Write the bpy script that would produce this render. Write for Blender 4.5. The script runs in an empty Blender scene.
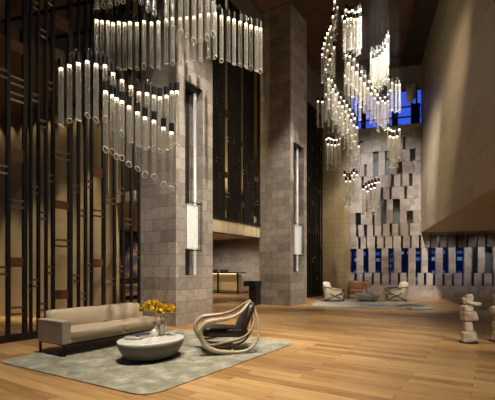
import bpy, bmesh, math, random
from mathutils import Vector, Matrix
random.seed(7)
PI = math.pi
S = bpy.context.scene
COL = S.collection

# ------------------------------------------------------------------ camera
F, PX, HY, CH = 388.0, 247.5, 269.0, 1.4          # focal length, centre, horizon (pixels of 495x400), eye height
cam_d = bpy.data.cameras.new('camera')
cam = bpy.data.objects.new('camera', cam_d); COL.objects.link(cam)
cam.location = (0, 0, CH); cam.rotation_euler = (PI/2, 0, 0)
cam_d.sensor_width = 36; cam_d.sensor_fit = 'HORIZONTAL'
cam_d.lens = F/495*36; cam_d.shift_x = 0; cam_d.shift_y = (HY-200)/495
cam_d.clip_end = 500
S.camera = cam
S.view_settings.view_transform = 'Standard'; S.view_settings.look = 'None'
S.view_settings.gamma = 1; S.view_settings.exposure = 0.0
S.view_settings.use_curve_mapping = False
try:
    S.cycles.transparent_max_bounces = 40
    S.cycles.max_bounces = 8
    S.cycles.sample_clamp_indirect = 6
    S.cycles.use_denoising = True
except Exception: pass

# the two plan directions of the building
T2, T1 = math.radians(33), math.radians(16.44)
e2 = Vector((math.cos(T2), -math.sin(T2), 0)); d2 = Vector((math.sin(T2), math.cos(T2), 0))
e1 = Vector((math.cos(T1), -math.sin(T1), 0)); d1 = Vector((math.sin(T1), math.cos(T1), 0))
SO = Vector((-2.787, 10.155, 0))                   # screen line origin: corner of the near column
def A(x, y, z=0): return SO + e2*x + d2*y + Vector((0, 0, z))      # plan frame of the screens
WO = Vector((8.81, 18.73, 0))                      # a point on the far facade
def at(px, py, Y): return Vector(((px-PX)/F*Y, Y, CH+(HY-py)/F*Y))
def floor_at(px, py):
    Y = F*CH/(py-HY); return Vector(((px-PX)/F*Y, Y, 0))
def wall_u(px):                                    # distance along the facade under a pixel column
    k = (px-PX)/F
    return (k*WO.y - WO.x)/(e1.x - k*e1.y)
def scr_s(px):                                     # distance along the screen line
    k = (px-PX)/F
    return (k*SO.y - SO.x)/(d2.x - k*d2.y)

# ------------------------------------------------------------------ mesh builder
class MB:
    def __init__(self): self.v=[]; self.f=[]; self.uv=[]; self.m=[]; self.sm=[]
    def face(self, pts, uv=None, m=0, smooth=False):
        i0 = len(self.v); self.v += [tuple(p) for p in pts]
        self.f.append(tuple(range(i0, i0+len(pts))))
        self.uv.append(uv or [(p[0], p[1]) for p in pts]); self.m.append(m); self.sm.append(smooth)
    def quad_box(self, pts, uvo=(0,0), m=0):       # eight corners, low 4 then high 4, outward faces, uv in metres
        P = [Vector(p) for p in pts]
        for q in ((0,3,2,1),(4,5,6,7),(0,1,5,4),(1,2,6,5),(2,3,7,6),(3,0,4,7)):
            c = [P[i] for i in q]
            n = (c[1]-c[0]).cross(c[3]-c[0])
            if abs(n.z) > max(abs(n.x), abs(n.y)): uv = [(p.x+uvo[0], p.y+uvo[1]) for p in c]
            elif abs(n.x) > abs(n.y): uv = [(p.y+uvo[0]+.17, p.z+uvo[1]) for p in c]
            else: uv = [(p.x+uvo[0], p.z+uvo[1]) for p in c]
            self.face(c, uv, m)
    def box(self, x0, x1, y0, y1, z0, z1, uvo=(0,0), m=0):
        self.quad_box([(x0,y0,z0),(x1,y0,z0),(x1,y1,z0),(x0,y1,z0),(x0,y0,z1),(x1,y0,z1),(x1,y1,z1),(x0,y1,z1)], uvo, m)
    def bar(self, a, b, w, h=None, m=0):           # square bar between two points
        a, b = Vector(a), Vector(b); h = h or w
        t = (b-a).normalized(); up = Vector((0,0,1)) if abs(t.z) < .9 else Vector((1,0,0))
        s = t.cross(up).normalized()*w/2; u = s.cross(t).normalized()*h/2
        self.quad_box([a-s-u, a+s-u, b+s-u, b-s-u, a-s+u, a+s+u, b+s+u, b-s+u], m=m)
    def lathe(self, prof, n=24, c=(0,0,0), sx=1, sy=1, m=0, smooth=True, skew=None, wob=None):
        rings = []
        for r, z in prof:
            ring = []
            for i in range(n):
                a = 2*PI*i/n
                p = Vector((c[0]+r*sx*math.cos(a), c[1]+r*sy*math.sin(a), c[2]+z))
                if skew: p = skew(p)
                ring.append(p)
            rings.append(ring)
        base = len(self.v)
        for ring in rings: self.v += [tuple(p) for p in ring]
        for k in range(len(rings)-1):
            for i in range(n):
                j = (i+1) % n
                self.f.append((base+k*n+i, base+k*n+j, base+(k+1)*n+j, base+(k+1)*n+i))
                self.uv.append([(i/n, prof[k][1]), ((i+1)/n, prof[k][1]), ((i+1)/n, prof[k+1][1]), (i/n, prof[k+1][1])])
                self.m.append(m); self.sm.append(smooth)
    def disc(self, r, z, n=24, c=(0,0,0), sx=1, sy=1, m=0, up=True):
        pts = [(c[0]+r*sx*math.cos(2*PI*i/n), c[1]+r*sy*math.sin(2*PI*i/n), c[2]+z) for i in range(n)]
        self.face(pts if up else pts[::-1], None, m)
    def tube(self, path, r, n=10, closed=False, m=0, flat=1.0, rs=None):
        P = [Vector(p) for p in path]; N = len(P); base = len(self.v)
        prev = None
        for i in range(N):
            a = P[(i-1) % N] if closed or i > 0 else P[i]
            b = P[(i+1) % N] if closed or i < N-1 else P[i]
            t = (b-a).normalized()
            if prev is None:
                up = Vector((0,0,1)) if abs(t.z) < .9 else Vector((1,0,0))
                s = t.cross(up).normalized()
            else:
                s = (prev - t*prev.dot(t)).normalized()
            prev = s; u = s.cross(t)
            rr = rs[i] if rs else r
            for k in range(n):
                q = 2*PI*k/n
                self.v.append(tuple(P[i] + s*rr*math.cos(q) + u*rr*flat*math.sin(q)))
        M = N if closed else N-1
        # closed loops: find the rotation that matches the start ring best
        off = 0
        if closed:
            best = 1e9
            for o in range(n):
                dd = sum((Vector(self.v[base+(N-1)*n+k]) - Vector(self.v[base+(k+o) % n])).length for k in range(n))
                if dd < best: best, off = dd, o
        for i in range(M):
            for k in range(n):
                k2 = (k+1) % n; j = (i+1) % N
                o = off if (closed and i == N-1) else 0
                self.f.append((base+i*n+k, base+i*n+k2, base+j*n+(k2+o) % n, base+j*n+(k+o) % n))
                self.uv.append([(k/n, i*.1), ((k+1)/n, i*.1), ((k+1)/n, i*.1+.1), (k/n, i*.1+.1)])
                self.m.append(m); self.sm.append(True)
        if not closed:
            for st, rev in ((base, False), (base+(N-1)*n, True)):
                idx = list(range(st, st+n)); idx = idx if rev else idx[::-1]
                self.f.append(tuple(idx)); self.uv.append([(0,0)]*n); self.m.append(m); self.sm.append(False)
    def mesh(self, name, mats):
        me = bpy.data.meshes.new(name)
        me.from_pydata(self.v, [], self.f)
        for mt in (mats if isinstance(mats, (list, tuple)) else [mats]): me.materials.append(mt)
        ul = me.uv_layers.new(name='UVMap')
        k = 0
        for fi, f in enumerate(self.f):
            p = me.polygons[fi]; p.material_index = self.m[fi]; p.use_smooth = self.sm[fi]
            for li, uv in zip(p.loop_indices, self.uv[fi]): ul.data[li].uv = uv
        me.update(); return me
    def build(self, name, mats, parent=None, loc=(0,0,0), rz=0, bevel=0, seg=2, sub=0, weld=True):
        me = self.mesh(name, mats)
        o = bpy.data.objects.new(name, me); COL.objects.link(o)
        if weld:
            bm = bmesh.new(); bm.from_mesh(me)
            bmesh.ops.remove_doubles(bm, verts=bm.verts, dist=1e-5)
            bmesh.ops.recalc_face_normals(bm, faces=bm.faces)
            bm.to_mesh(me); bm.free()
        if parent: o.parent = parent
        o.location = loc; o.rotation_euler = (0, 0, rz)
        if bevel:
            b = o.modifiers.new('bevel', 'BEVEL'); b.width = bevel; b.segments = seg; b.limit_method = 'ANGLE'; b.angle_limit = .6
        if sub:
            b = o.modifiers.new('sub', 'SUBSURF'); b.levels = sub; b.render_levels = sub
        return o

def tag(o, label=None, cat=None, group=None, kind=None):
    if label: o['label'] = label
    if cat: o['category'] = cat
    if group: o['group'] = group
    if kind: o['kind'] = kind
    return o
def thing(name, label, cat, loc=(0,0,0), rz=0, group=None):
    o = bpy.data.objects.new(name, None); COL.objects.link(o)
    o.location = loc; o.rotation_euler = (0, 0, rz); o.empty_display_size = .1
    return tag(o, label, cat, group)
def smooth_all(o):
    for p in o.data.polygons: p.use_smooth = True
    return o
def spline(pts, n=8, closed=False):
    P = [Vector(p) for p in pts]; N = len(P); out = []
    R = range(N if closed else N-1)
    for i in R:
        g = lambda k: P[k % N] if closed else P[max(0, min(N-1, k))]
        p0, p1, p2, p3 = g(i-1), g(i), g(i+1), g(i+2)
        for j in range(n):
            t = j/n
            out.append(.5*((2*p1)+(p2-p0)*t+(2*p0-5*p1+4*p2-p3)*t*t+(3*p1-p0-3*p2+p3)*t**3))
    if not closed: out.append(P[-1])
    return out
def cushion(mb, x0, x1, y0, y1, z0, z1, puff=.03, n=8, zp=1.0, lean=None):   # a soft pillow-like block
    base = len(mb.v)
    bm = bmesh.new()
    bmesh.ops.create_cube(bm, size=2)
    bmesh.ops.subdivide_edges(bm, edges=bm.edges, cuts=n, use_grid_fill=True)
    cx, cy, cz = (x0+x1)/2, (y0+y1)/2, (z0+z1)/2; hx, hy, hz = (x1-x0)/2, (y1-y0)/2, (z1-z0)/2
    for v in bm.verts:
        p = v.co.copy()
        # rounded box: superellipsoid falloff near edges
        k = 14
        r = (abs(p.x)**k+abs(p.y)**k+abs(p.z)**k)**(1/k)
        p = p/r*1.0
        fx, fy, fz = 1-p.x**2, 1-p.y**2, 1-p.z**2
        q = Vector((p.x*hx, p.y*hy, p.z*hz))
        q.x += puff*p.x*max(0,fy)*max(0,fz); q.y += puff*p.y*max(0,fx)*max(0,fz); q.z += zp*puff*p.z*max(0,fx)*max(0,fy)
        q += Vector((cx, cy, cz))
        if lean: q = lean(q)
        v.co = q
    bm.verts.index_update()
    for v in bm.verts: mb.v.append(tuple(v.co))
    for f in bm.faces:
        mb.f.append(tuple(base+v.index for v in f.verts)); mb.uv.append([(v.co.x, v.co.y) for v in f.verts]); mb.m.append(0); mb.sm.append(True)
    bm.free()

# ------------------------------------------------------------------ materials
def new_mat(name):
    m = bpy.data.materials.new(name); m.use_nodes = True
    nt = m.node_tree; b = nt.nodes.get('Principled BSDF')
    return m, nt, b
def plain(name, col, rough=.5, metal=0, noise=0, nscale=20, spec=None, bump=0, coord='Object'):
    m, nt, b = new_mat(name)
    b.inputs['Base Color'].default_value = (*col, 1); b.inputs['Roughness'].default_value = rough; b.inputs['Metallic'].default_value = metal
    if spec is not None: b.inputs['Specular IOR Level'].default_value = spec
    if noise or bump:
        tc = nt.nodes.new('ShaderNodeTexCoord'); nz = nt.nodes.new('ShaderNodeTexNoise'); nz.inputs['Scale'].default_value = nscale; nz.inputs['Detail'].default_value = 5
        nt.links.new(tc.outputs[coord], nz.inputs['Vector'])
        if noise:
            mx = nt.nodes.new('ShaderNodeMix'); mx.data_type = 'RGBA'
            mx.inputs[6].default_value = (*[c*(1-noise) for c in col], 1); mx.inputs[7].default_value = (*[min(1, c*(1+noise)) for c in col], 1)
            nt.links.new(nz.outputs['Fac'], mx.inputs[0]); nt.links.new(mx.outputs[2], b.inputs['Base Color'])
        if bump:
            bp = nt.nodes.new('ShaderNodeBump'); bp.inputs['Strength'].default_value = bump; bp.inputs['Distance'].default_value = .01
            nt.links.new(nz.outputs['Fac'], bp.inputs['Height']); nt.links.new(bp.outputs[0], b.inputs['Normal'])
    return m
def glow(name, col, strength):
    m, nt, b = new_mat(name)
    b.inputs['Base Color'].default_value = (*col, 1)
    b.inputs['Emission Color'].default_value = (*col, 1); b.inputs['Emission Strength'].default_value = strength
    return m
def ramp(nt, pts):
    r = nt.nodes.new('ShaderNodeValToRGB'); el = r.color_ramp.elements
    el[0].position, el[0].color = pts[0][0], (*pts[0][1], 1)
    el[1].position, el[1].color = pts[-1][0], (*pts[-1][1], 1)
    for p, c in pts[1:-1]:
        e = el.new(p); e.color = (*c, 1)
    return r
def stone(name, cols, bw=.55, bh=.295, mortar=.004, mcol=(.12,.10,.085), vein=(.30,.13,.09), vs=1.0, rough=.45, offset=.5, bricks=True, veinamt=.5):
    m, nt, b = new_mat(name); L = nt.links.new
    tc = nt.nodes.new('ShaderNodeTexCoord')
    br = nt.nodes.new('ShaderNodeTexBrick'); br.offset = offset
    br.inputs['Scale'].default_value = 1; br.inputs['Brick Width'].default_value = bw; br.inputs['Row Height'].default_value = bh
    br.inputs['Mortar Size'].default_value = mortar; br.inputs['Mortar Smooth'].default_value = .1
    br.inputs['Color1'].default_value = (0,0,0,1); br.inputs['Color2'].default_value = (1,1,1,1); br.inputs['Mortar'].default_value = (.5,.5,.5,1)
    L(tc.outputs['UV'], br.inputs['Vector'])
    # shift the pattern per block so veins break at joints
    sc = nt.nodes.new('ShaderNodeVectorMath'); sc.operation = 'MULTIPLY_ADD'
    sc.inputs[1].default_value = (3.1, 5.7, 9.3)
    L(br.outputs['Color'], sc.inputs[0]); L(tc.outputs['UV'], sc.inputs[2])
    nz = nt.nodes.new('ShaderNodeTexNoise'); nz.inputs['Scale'].default_value = 2.2*vs; nz.inputs['Detail'].default_value = 6; nz.inputs['Distortion'].default_value = 1.6
    L(sc.outputs[0], nz.inputs['Vector'])
    mixf = nt.nodes.new('ShaderNodeMath'); mixf.operation = 'MULTIPLY_ADD'; mixf.inputs[1].default_value = .38
    L(br.outputs['Color'], mixf.inputs[0])
    nn = nt.nodes.new('ShaderNodeMath'); nn.operation = 'MULTIPLY'; nn.inputs[1].default_value = .62; L(nz.outputs['Fac'], nn.inputs[0])
    L(nn.outputs[0], mixf.inputs[2])
    k = len(cols); rp = ramp(nt, [(.22+.56*i/(k-1), c) for i, c in enumerate(cols)])
    L(mixf.outputs[0], rp.inputs[0])
    wv = nt.nodes.new('ShaderNodeTexNoise'); wv.inputs['Scale'].default_value = 1.1*vs; wv.inputs['Detail'].default_value = 4; wv.inputs['Distortion'].default_value = 2.5
    L(sc.outputs[0], wv.inputs['Vector'])
    ab = nt.nodes.new('ShaderNodeMath'); ab.operation = 'SUBTRACT'; ab.inputs[1].default_value = .5; L(wv.outputs['Fac'], ab.inputs[0])
    ab2 = nt.nodes.new('ShaderNodeMath'); ab2.operation = 'ABSOLUTE'; L(ab.outputs[0], ab2.inputs[0])
    vr = ramp(nt, [(0, (veinamt,)*3), (.028, (0,0,0))]); L(ab2.outputs[0], vr.inputs[0])
    m1 = nt.nodes.new('ShaderNodeMix'); m1.data_type = 'RGBA'; m1.inputs[7].default_value = (*vein, 1)
    L(vr.outputs[0], m1.inputs[0]); L(rp.outputs[0], m1.inputs[6])
    out = m1.outputs[2]
    if bricks:
        m2 = nt.nodes.new('ShaderNodeMix'); m2.data_type = 'RGBA'; m2.inputs[7].default_value = (*mcol, 1)
        L(br.outputs['Fac'], m2.inputs[0]); L(out, m2.inputs[6]); out = m2.outputs[2]
        bp = nt.nodes.new('ShaderNodeBump'); bp.inputs['Strength'].default_value = .4; bp.inputs['Distance'].default_value = .006; bp.invert = True
        L(br.outputs['Fac'], bp.inputs['Height']); L(bp.outputs[0], b.inputs['Normal'])
    L(out, b.inputs['Base Color']); b.inputs['Roughness'].default_value = rough
    return m
def planks(name, cols, bw=1.9, bh=.19, rough=.35, grain=1.0, mcol=(.08,.045,.02), mortar=.003, knots=True):
    m, nt, b = new_mat(name); L = nt.links.new
    tc = nt.nodes.new('ShaderNodeTexCoord')
    br = nt.nodes.new('ShaderNodeTexBrick'); br.offset = .37
    br.inputs['Scale'].default_value = 1; br.inputs['Brick Width'].default_value = bw; br.inputs['Row Height'].default_value = bh
    br.inputs['Mortar Size'].default_value = mortar; br.inputs['Mortar Smooth'].default_value = .1
    br.inputs['Color1'].default_value = (0,0,0,1); br.inputs['Color2'].default_value = (1,1,1,1); br.inputs['Mortar'].default_value = (.5,.5,.5,1)
    L(tc.outputs['UV'], br.inputs['Vector'])
    mp = nt.nodes.new('ShaderNodeVectorMath'); mp.operation = 'MULTIPLY'; mp.inputs[1].default_value = (.8, 9, 1); L(tc.outputs['UV'], mp.inputs[0])
    ad = nt.nodes.new('ShaderNodeVectorMath'); ad.operation = 'MULTIPLY_ADD'; ad.inputs[1].default_value = (7, 3, 5)
    L(br.outputs['Color'], ad.inputs[0]); L(mp.outputs[0], ad.inputs[2])
    nz = nt.nodes.new('ShaderNodeTexNoise'); nz.inputs['Scale'].default_value = 1.6; nz.inputs['Detail'].default_value = 7; nz.inputs['Distortion'].default_value = .6
    L(ad.outputs[0], nz.inputs['Vector'])
    a = nt.nodes.new('ShaderNodeMath'); a.operation = 'MULTIPLY'; a.inputs[1].default_value = .6*grain; L(nz.outputs['Fac'], a.inputs[0])
    a2 = nt.nodes.new('ShaderNodeMath'); a2.operation = 'MULTIPLY_ADD'; a2.inputs[1].default_value = .4; L(br.outputs['Color'], a2.inputs[0]); L(a.outputs[0], a2.inputs[2])
    k = len(cols); rp = ramp(nt, [(.15+.65*i/(k-1), c) for i, c in enumerate(cols)]); L(a2.outputs[0], rp.inputs[0])
    out = rp.outputs[0]
    if knots:
        kv = nt.nodes.new('ShaderNodeVectorMath'); kv.operation = 'MULTIPLY'; kv.inputs[1].default_value = (1.4, 3.6, 1); L(tc.outputs['UV'], kv.inputs[0])
        vo = nt.nodes.new('ShaderNodeTexVoronoi'); vo.inputs['Scale'].default_value = 1.0; L(kv.outputs[0], vo.inputs['Vector'])
        kr = ramp(nt, [(.02, (.75,)*3), (.11, (0,0,0))]); L(vo.outputs['Distance'], kr.inputs[0])
        km = nt.nodes.new('ShaderNodeMix'); km.data_type = 'RGBA'; km.inputs[7].default_value = (*[c*.35 for c in cols[0]], 1)
        L(kr.outputs[0], km.inputs[0]); L(out, km.inputs[6]); out = km.outputs[2]
    m2 = nt.nodes.new('ShaderNodeMix'); m2.data_type = 'RGBA'; m2.inputs[7].default_value = (*mcol, 1)
    L(br.outputs['Fac'], m2.inputs[0]); L(out, m2.inputs[6]); L(m2.outputs[2], b.inputs['Base Color'])
    b.inputs['Roughness'].default_value = rough
    return m

M = {}
M['floor'] = planks('oak_floor', [(.17,.085,.03), (.41,.232,.09), (.58,.37,.165)], rough=.36, grain=1.15)
M['ceil'] = planks('ceiling_wood', [(.07,.035,.018), (.115,.06,.03), (.15,.08,.04)], bw=3, bh=.22, rough=.6, knots=False, mcol=(.02,.01,.006))
M['ceil_dark'] = plain('ceiling_edge', (.05,.032,.022), .7, noise=.2, nscale=8)
M['column'] = stone('column_marble', [(.27,.245,.225), (.42,.39,.36), (.54,.505,.47)], vs=1.1, mortar=.005)
M['recess'] = stone('recess_marble', [(.23,.205,.19), (.34,.31,.29), (.42,.39,.37)], bw=.6, bh=.3)
M['facade'] = stone('facade_marble', [(.25,.215,.20), (.38,.335,.315), (.48,.43,.405)], vs=1.4, bricks=False, vein=(.27,.16,.135), veinamt=.4)
M['lime'] = stone('beige_limestone', [(.43,.34,.20), (.49,.395,.245), (.54,.44,.285)], bw=.62, bh=.31, mcol=(.27,.21,.12), veinamt=.08, mortar=.006)
M['bulk'] = stone('bulkhead_limestone', [(.33,.275,.19), (.40,.335,.235), (.45,.385,.275)], bw=1.3, bh=.62, mcol=(.27,.21,.13), veinamt=.1, vs=.35, mortar=.006, rough=.6)
M['soffit'] = plain('soffit_timber', (.60,.47,.31), .6, noise=.15, nscale=3)
M['plaster'] = plain('grey_plaster', (.30,.275,.255), .8, noise=.06, nscale=3)
M['bronze'] = plain('dark_bronze', (.008,.007,.006), .5, metal=.1, noise=.3, nscale=2)
M['steel'] = plain('brushed_bracket', (.42,.36,.30), .3, metal=1)
M['panel'] = planks('walnut_panel', [(.07,.028,.012), (.12,.05,.022), (.15,.065,.03)], bw=.35, bh=.05, rough=.4, knots=False)
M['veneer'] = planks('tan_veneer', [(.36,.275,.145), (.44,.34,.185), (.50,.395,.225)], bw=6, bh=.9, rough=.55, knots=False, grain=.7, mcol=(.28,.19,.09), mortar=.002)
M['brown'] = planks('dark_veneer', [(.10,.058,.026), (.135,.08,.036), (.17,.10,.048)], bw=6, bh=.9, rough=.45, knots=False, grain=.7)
M['black'] = plain('black_metal', (.012,.012,.012), .4, metal=.5)
M['matte_black'] = plain('matte_black', (.015,.013,.012), .6)
M['wire'] = plain('steel_wire', (.35,.33,.3), .3, metal=1)
M['white'] = plain('white_lacquer', (.75,.73,.68), .4)

def glass_tube_mat():
    m, nt, b = new_mat('tube_glass'); L = nt.links.new; nt.nodes.remove(b)
    out = nt.nodes['Material Output']
    tr = nt.nodes.new('ShaderNodeBsdfTransparent'); tr.inputs[0].default_value = (.97,.97,.95,1)
    df = nt.nodes.new('ShaderNodeBsdfDiffuse'); df.inputs[0].default_value = (.95,.93,.88,1)
    tl = nt.nodes.new('ShaderNodeBsdfTranslucent'); tl.inputs[0].default_value = (.95,.93,.88,1)
    gl = nt.nodes.new('ShaderNodeBsdfGlossy'); gl.inputs['Roughness'].default_value = .12
    lw = nt.nodes.new('ShaderNodeLayerWeight'); lw.inputs[0].default_value = .35
    tc = nt.nodes.new('ShaderNodeTexCoord'); nz = nt.nodes.new('ShaderNodeTexNoise'); nz.inputs['Scale'].default_value = 26; nz.inputs['Detail'].default_value = 4
    L(tc.outputs['Object'], nz.inputs['Vector'])
    r = ramp(nt, [(.4, (.085,)*3), (.72, (.24,)*3)]); L(nz.outputs['Fac'], r.inputs[0])
    ad = nt.nodes.new('ShaderNodeMath'); ad.operation = 'MULTIPLY_ADD'; ad.inputs[1].default_value = .28; L(lw.outputs['Facing'], ad.inputs[0]); L(r.outputs[0], ad.inputs[2])
    dm = nt.nodes.new('ShaderNodeMixShader'); dm.inputs[0].default_value = .5; L(df.outputs[0], dm.inputs[1]); L(tl.outputs[0], dm.inputs[2])
    m1 = nt.nodes.new('ShaderNodeMixShader'); L(ad.outputs[0], m1.inputs[0]); L(tr.outputs[0], m1.inputs[1]); L(dm.outputs[0], m1.inputs[2])
    fr = nt.nodes.new('ShaderNodeMath'); fr.operation = 'MULTIPLY'; fr.inputs[1].default_value = .5; L(lw.outputs['Fresnel'], fr.inputs[0])
    m2 = nt.nodes.new('ShaderNodeMixShader'); L(fr.outputs[0], m2.inputs[0]); L(m1.outputs[0], m2.inputs[1]); L(gl.outputs[0], m2.inputs[2])
    L(m2.outputs[0], out.inputs[0]); return m
M['tube'] = glass_tube_mat()
def frosted_rim():
    m, nt, b = new_mat('ground_glass_rim'); L = nt.links.new; nt.nodes.remove(b); out = nt.nodes['Material Output']
    df = nt.nodes.new('ShaderNodeBsdfDiffuse'); df.inputs[0].default_value = (.95,.93,.9,1)
    tl = nt.nodes.new('ShaderNodeBsdfTranslucent'); tl.inputs[0].default_value = (.95,.93,.9,1)
    mx = nt.nodes.new('ShaderNodeMixShader'); L(df.outputs[0], mx.inputs[1]); L(tl.outputs[0], mx.inputs[2]); L(mx.outputs[0], out.inputs[0])
    return m
M['rim'] = frosted_rim()
def pane_mat(name, tint, refl=.12, trans=True):
    m, nt, b = new_mat(name); L = nt.links.new; nt.nodes.remove(b); out = nt.nodes['Material Output']
    tr = nt.nodes.new('ShaderNodeBsdfTransparent'); tr.inputs[0].default_value = (*tint, 1)
    gl = nt.nodes.new('ShaderNodeBsdfGlossy'); gl.inputs['Roughness'].default_value = .2
    fr = nt.nodes.new('ShaderNodeFresnel'); fr.inputs[0].default_value = 1.5
    mu = nt.nodes.new('ShaderNodeMath'); mu.operation = 'ADD'; mu.inputs[1].default_value = refl; L(fr.outputs[0], mu.inputs[0])
    mx = nt.nodes.new('ShaderNodeMixShader'); L(mu.outputs[0], mx.inputs[0]); L(tr.outputs[0], mx.inputs[1]); L(gl.outputs[0], mx.inputs[2])
    L(mx.outputs[0], out.inputs[0]); return m
M['pane'] = pane_mat('window_glass', (.9,.92,.95), .0)
M['led'] = glow('led_lamp', (1,.80,.54), 7.5)

# ------------------------------------------------------------------ world: blue dusk
w = bpy.data.worlds.new('dusk'); S.world = w; w.use_nodes = True
nt = w.node_tree; bg = nt.nodes['Background']
tc = nt.nodes.new('ShaderNodeTexCoord'); sp = nt.nodes.new('ShaderNodeSeparateXYZ'); nt.links.new(tc.outputs['Generated'], sp.inputs[0])
rp = ramp(nt, [(0, (.01,.02,.08)), (.10, (.02,.05,.25)), (.3, (.045,.11,.68)), (.7, (.03,.07,.5))]); nt.links.new(sp.outputs['Z'], rp.inputs[0])
nt.links.new(rp.outputs[0], bg.inputs['Color']); bg.inputs['Strength'].default_value = 1.25

# ------------------------------------------------------------------ shell
CZ = 11.5
def struct(o): o['kind'] = 'structure'; return o
def uvplan(p): v = Vector((p[0], p[1], 0)) - SO; return (v.dot(e2), v.dot(d2))
# floor
mb = MB()
def slab(mb, pts, z0, z1):
    lo = [(p[0], p[1], z0) for p in pts]; hi = [(p[0], p[1], z1) for p in pts]
    mb.face(hi, [uvplan(p) for p in hi]); mb.face(lo[::-1], [uvplan(p) for p in lo[::-1]])
    n = len(pts)
    for i in range(n):
        j = (i+1) % n; L_ = (Vector(pts[j])-Vector(pts[i])).length
        mb.face([lo[i], lo[j], hi[j], hi[i]], [(0,z0),(L_,z0),(L_,z1),(0,z1)])
OUT = [A(-9.4,-16), A(6,-22), Vector((22,-6,0)), WO+e1*14+d1*.6, WO-e1*3.7+d1*.6, A(1.2,12.9), A(-9.4,12.9)]
ccw = [Vector((p.x, p.y, 0)) for p in OUT]
slab(mb, ccw, -.2, 0); struct(mb.build('floor', M['floor']))
# ceiling: timber field, darker margin on the facade and bulkhead sides
mb = MB(); slab(mb, ccw, CZ, CZ+.25); struct(mb.build('ceiling', M['ceil']))

def wallbox(name, mat, O, ax, ay, x0, x1, y0, y1, z0, z1):         # box in a rotated frame
    mb = MB(); mb.box(x0, x1, y0, y1, z0, z1)
    rz = math.atan2(ax.y, ax.x)
    return struct(mb.build(name, mat, None, O, rz))
R2, R1 = -T2, -T1
def wbA(name, mat, x0, x1, y0, y1, z0, z1): return wallbox(name, mat, SO, e2, d2, x0, x1, y0, y1, z0, z1)
def wbF(name, mat, x0, x1, y0, y1, z0, z1): return wallbox(name, mat, WO, e1, d1, x0, x1, y0, y1, z0, z1)

# corridor behind the near screen
KO = Vector((-3.6, 10.4, 0))                       # free end of the corridor wall
def wbK(name, mat, x0, x1, y0, y1, z0, z1): return wallbox(name, mat, KO, e1, d1, x0, x1, y0, y1, z0, z1)
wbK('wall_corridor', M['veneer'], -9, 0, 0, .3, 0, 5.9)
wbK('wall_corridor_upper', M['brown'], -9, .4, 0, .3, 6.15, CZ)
mb = MB(); slab(mb, [A(-9.2,-9.5), A(-.12,-9.5), A(-.12,1.2), A(-1.2,1.2), KO+d1*.3, KO-e1*9+d1*.3], 5.9, 6.15); struct(mb.build('ceiling_corridor', M['brown']))
wbK('trim_7', M['bronze'], -9, 0, -.5, -.44, 7.55, 7.6)
wbK('trim_8', M['bronze'], -9, 0, -.5, -.44, 8.3, 8.36)
# recess behind the columns
wbA('ceiling_recess', M['soffit'], -9.2, -.12, -.1, 12.35, 3.2, 3.45)
wbA('wall_recess_back', M['recess'], -9.2, -.02, 12.35, 12.7, 0, CZ)
wbA('wall_limestone', M['lime'], -.02, 1.45, 12.35, 12.7, 0, CZ)
wbA('wall_recess_side', M['brown'], -9.35, -9.2, -9.5, 12.5, 0, CZ)
# wall behind the upper screens
wbA('wall_gallery', M['veneer'], -1.25, -.95, -.3, 12.35, 3.45, CZ)
wbA('wall_above_screen', M['plaster'], -.3, .0, 1.3, 7.4, 10.7, CZ)
wbA('wall_above_far_screen', M['plaster'], -.3, .0, 7.9, 12.35, 9.55, CZ)
wbA('wall_far_lining', M['matte_black'], -.95, -.8, 7.6, 12.35, 0, 3.2)
# enclosing walls behind and beside the viewer
wbA('wall_left', M['brown'], -9.4, 6, -16.3, -16, 0, CZ)
mb = MB(); a, b_ = A(6,-22), Vector((22,-6,0)); mb.bar((a.x,a.y,CZ/2),(b_.x,b_.y,CZ/2), .3, CZ); struct(mb.build('wall_behind', M['plaster']))
a, b_ = Vector((22,-6,0)), WO+e1*14
mb = MB(); mb.bar((a.x,a.y,CZ/2),(b_.x,b_.y,CZ/2), .3, CZ); struct(mb.build('wall_right', M['plaster']))
# bulkhead: the overhanging limestone volume
BU = wall_u(421)
mb = MB(); mb.box(0, 13, -22, -.02, 3.17, CZ, uvo=(0,.1))
bk = struct(mb.build('wall_bulkhead', [M['bulk'], M['soffit']], None, WO+e1*BU, R1))
for p in bk.data.polygons:
    if p.normal.z < -.5: p.material_index = 1
# ceiling margin trims along the bulkhead and the facade
wbF('trim_1', M['ceil_dark'], BU-.75, BU, -22, 0, CZ-.10, CZ)
wbF('trim_2', M['ceil_dark'], BU-.85, BU-.78, -22, -.5, CZ-.22, CZ)
wbF('trim_3', M['ceil_dark'], -3.8, BU, -.9, 0, CZ-.16, CZ)
wbA('trim_4', M['ceil'], 3.1, 3.4, -6, 8.5, CZ-.12, CZ)

# ------------------------------------------------------------------ far facade
RH = .607
rows = {0: [], 1: [(354.4,357),(363,364.4),(372,373.8),(380,382),(389,391),(398,400),(406.6,408.2),(415.6,417.6),(424,426.4),(433,435.4),(442.6,444.8),(452,454),(462,464),(471.6,474),(482,484),(492,494)],
 4: [(358.4,360.4),(366,366.8),(375,377),(383.6,385),(392.4,393.2),(401,403),(410,411.6),(419,421),(429.6,430.6),(438,440),(447,448.4),(456.4,458.6),(466,468),(476,478),(485.5,487.5)],
 5: [(356,358.4),(364,367),(373,374.6),(381.4,383),(389.6,392),(398,400.4),(408,410)],
 8: [(370,372),(380.8,383),(389.4,391.6),(404.4,407)], 9: [(361.4,363.6),(373.4,375),(391,394),(400.4,402.4),(409,412.4)],
 12: [(360.4,362.2),(403,405.4)], 13: []}
tall = [(2,3,[(350,356.4),(363.5,368.6),(375.5,381.5),(388.5,394),(401.5,408.5),(415.8,421.4),(428,435.6),(443,448.8),(456,464.4),(471.6,478),(485,493.4)])]
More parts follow.
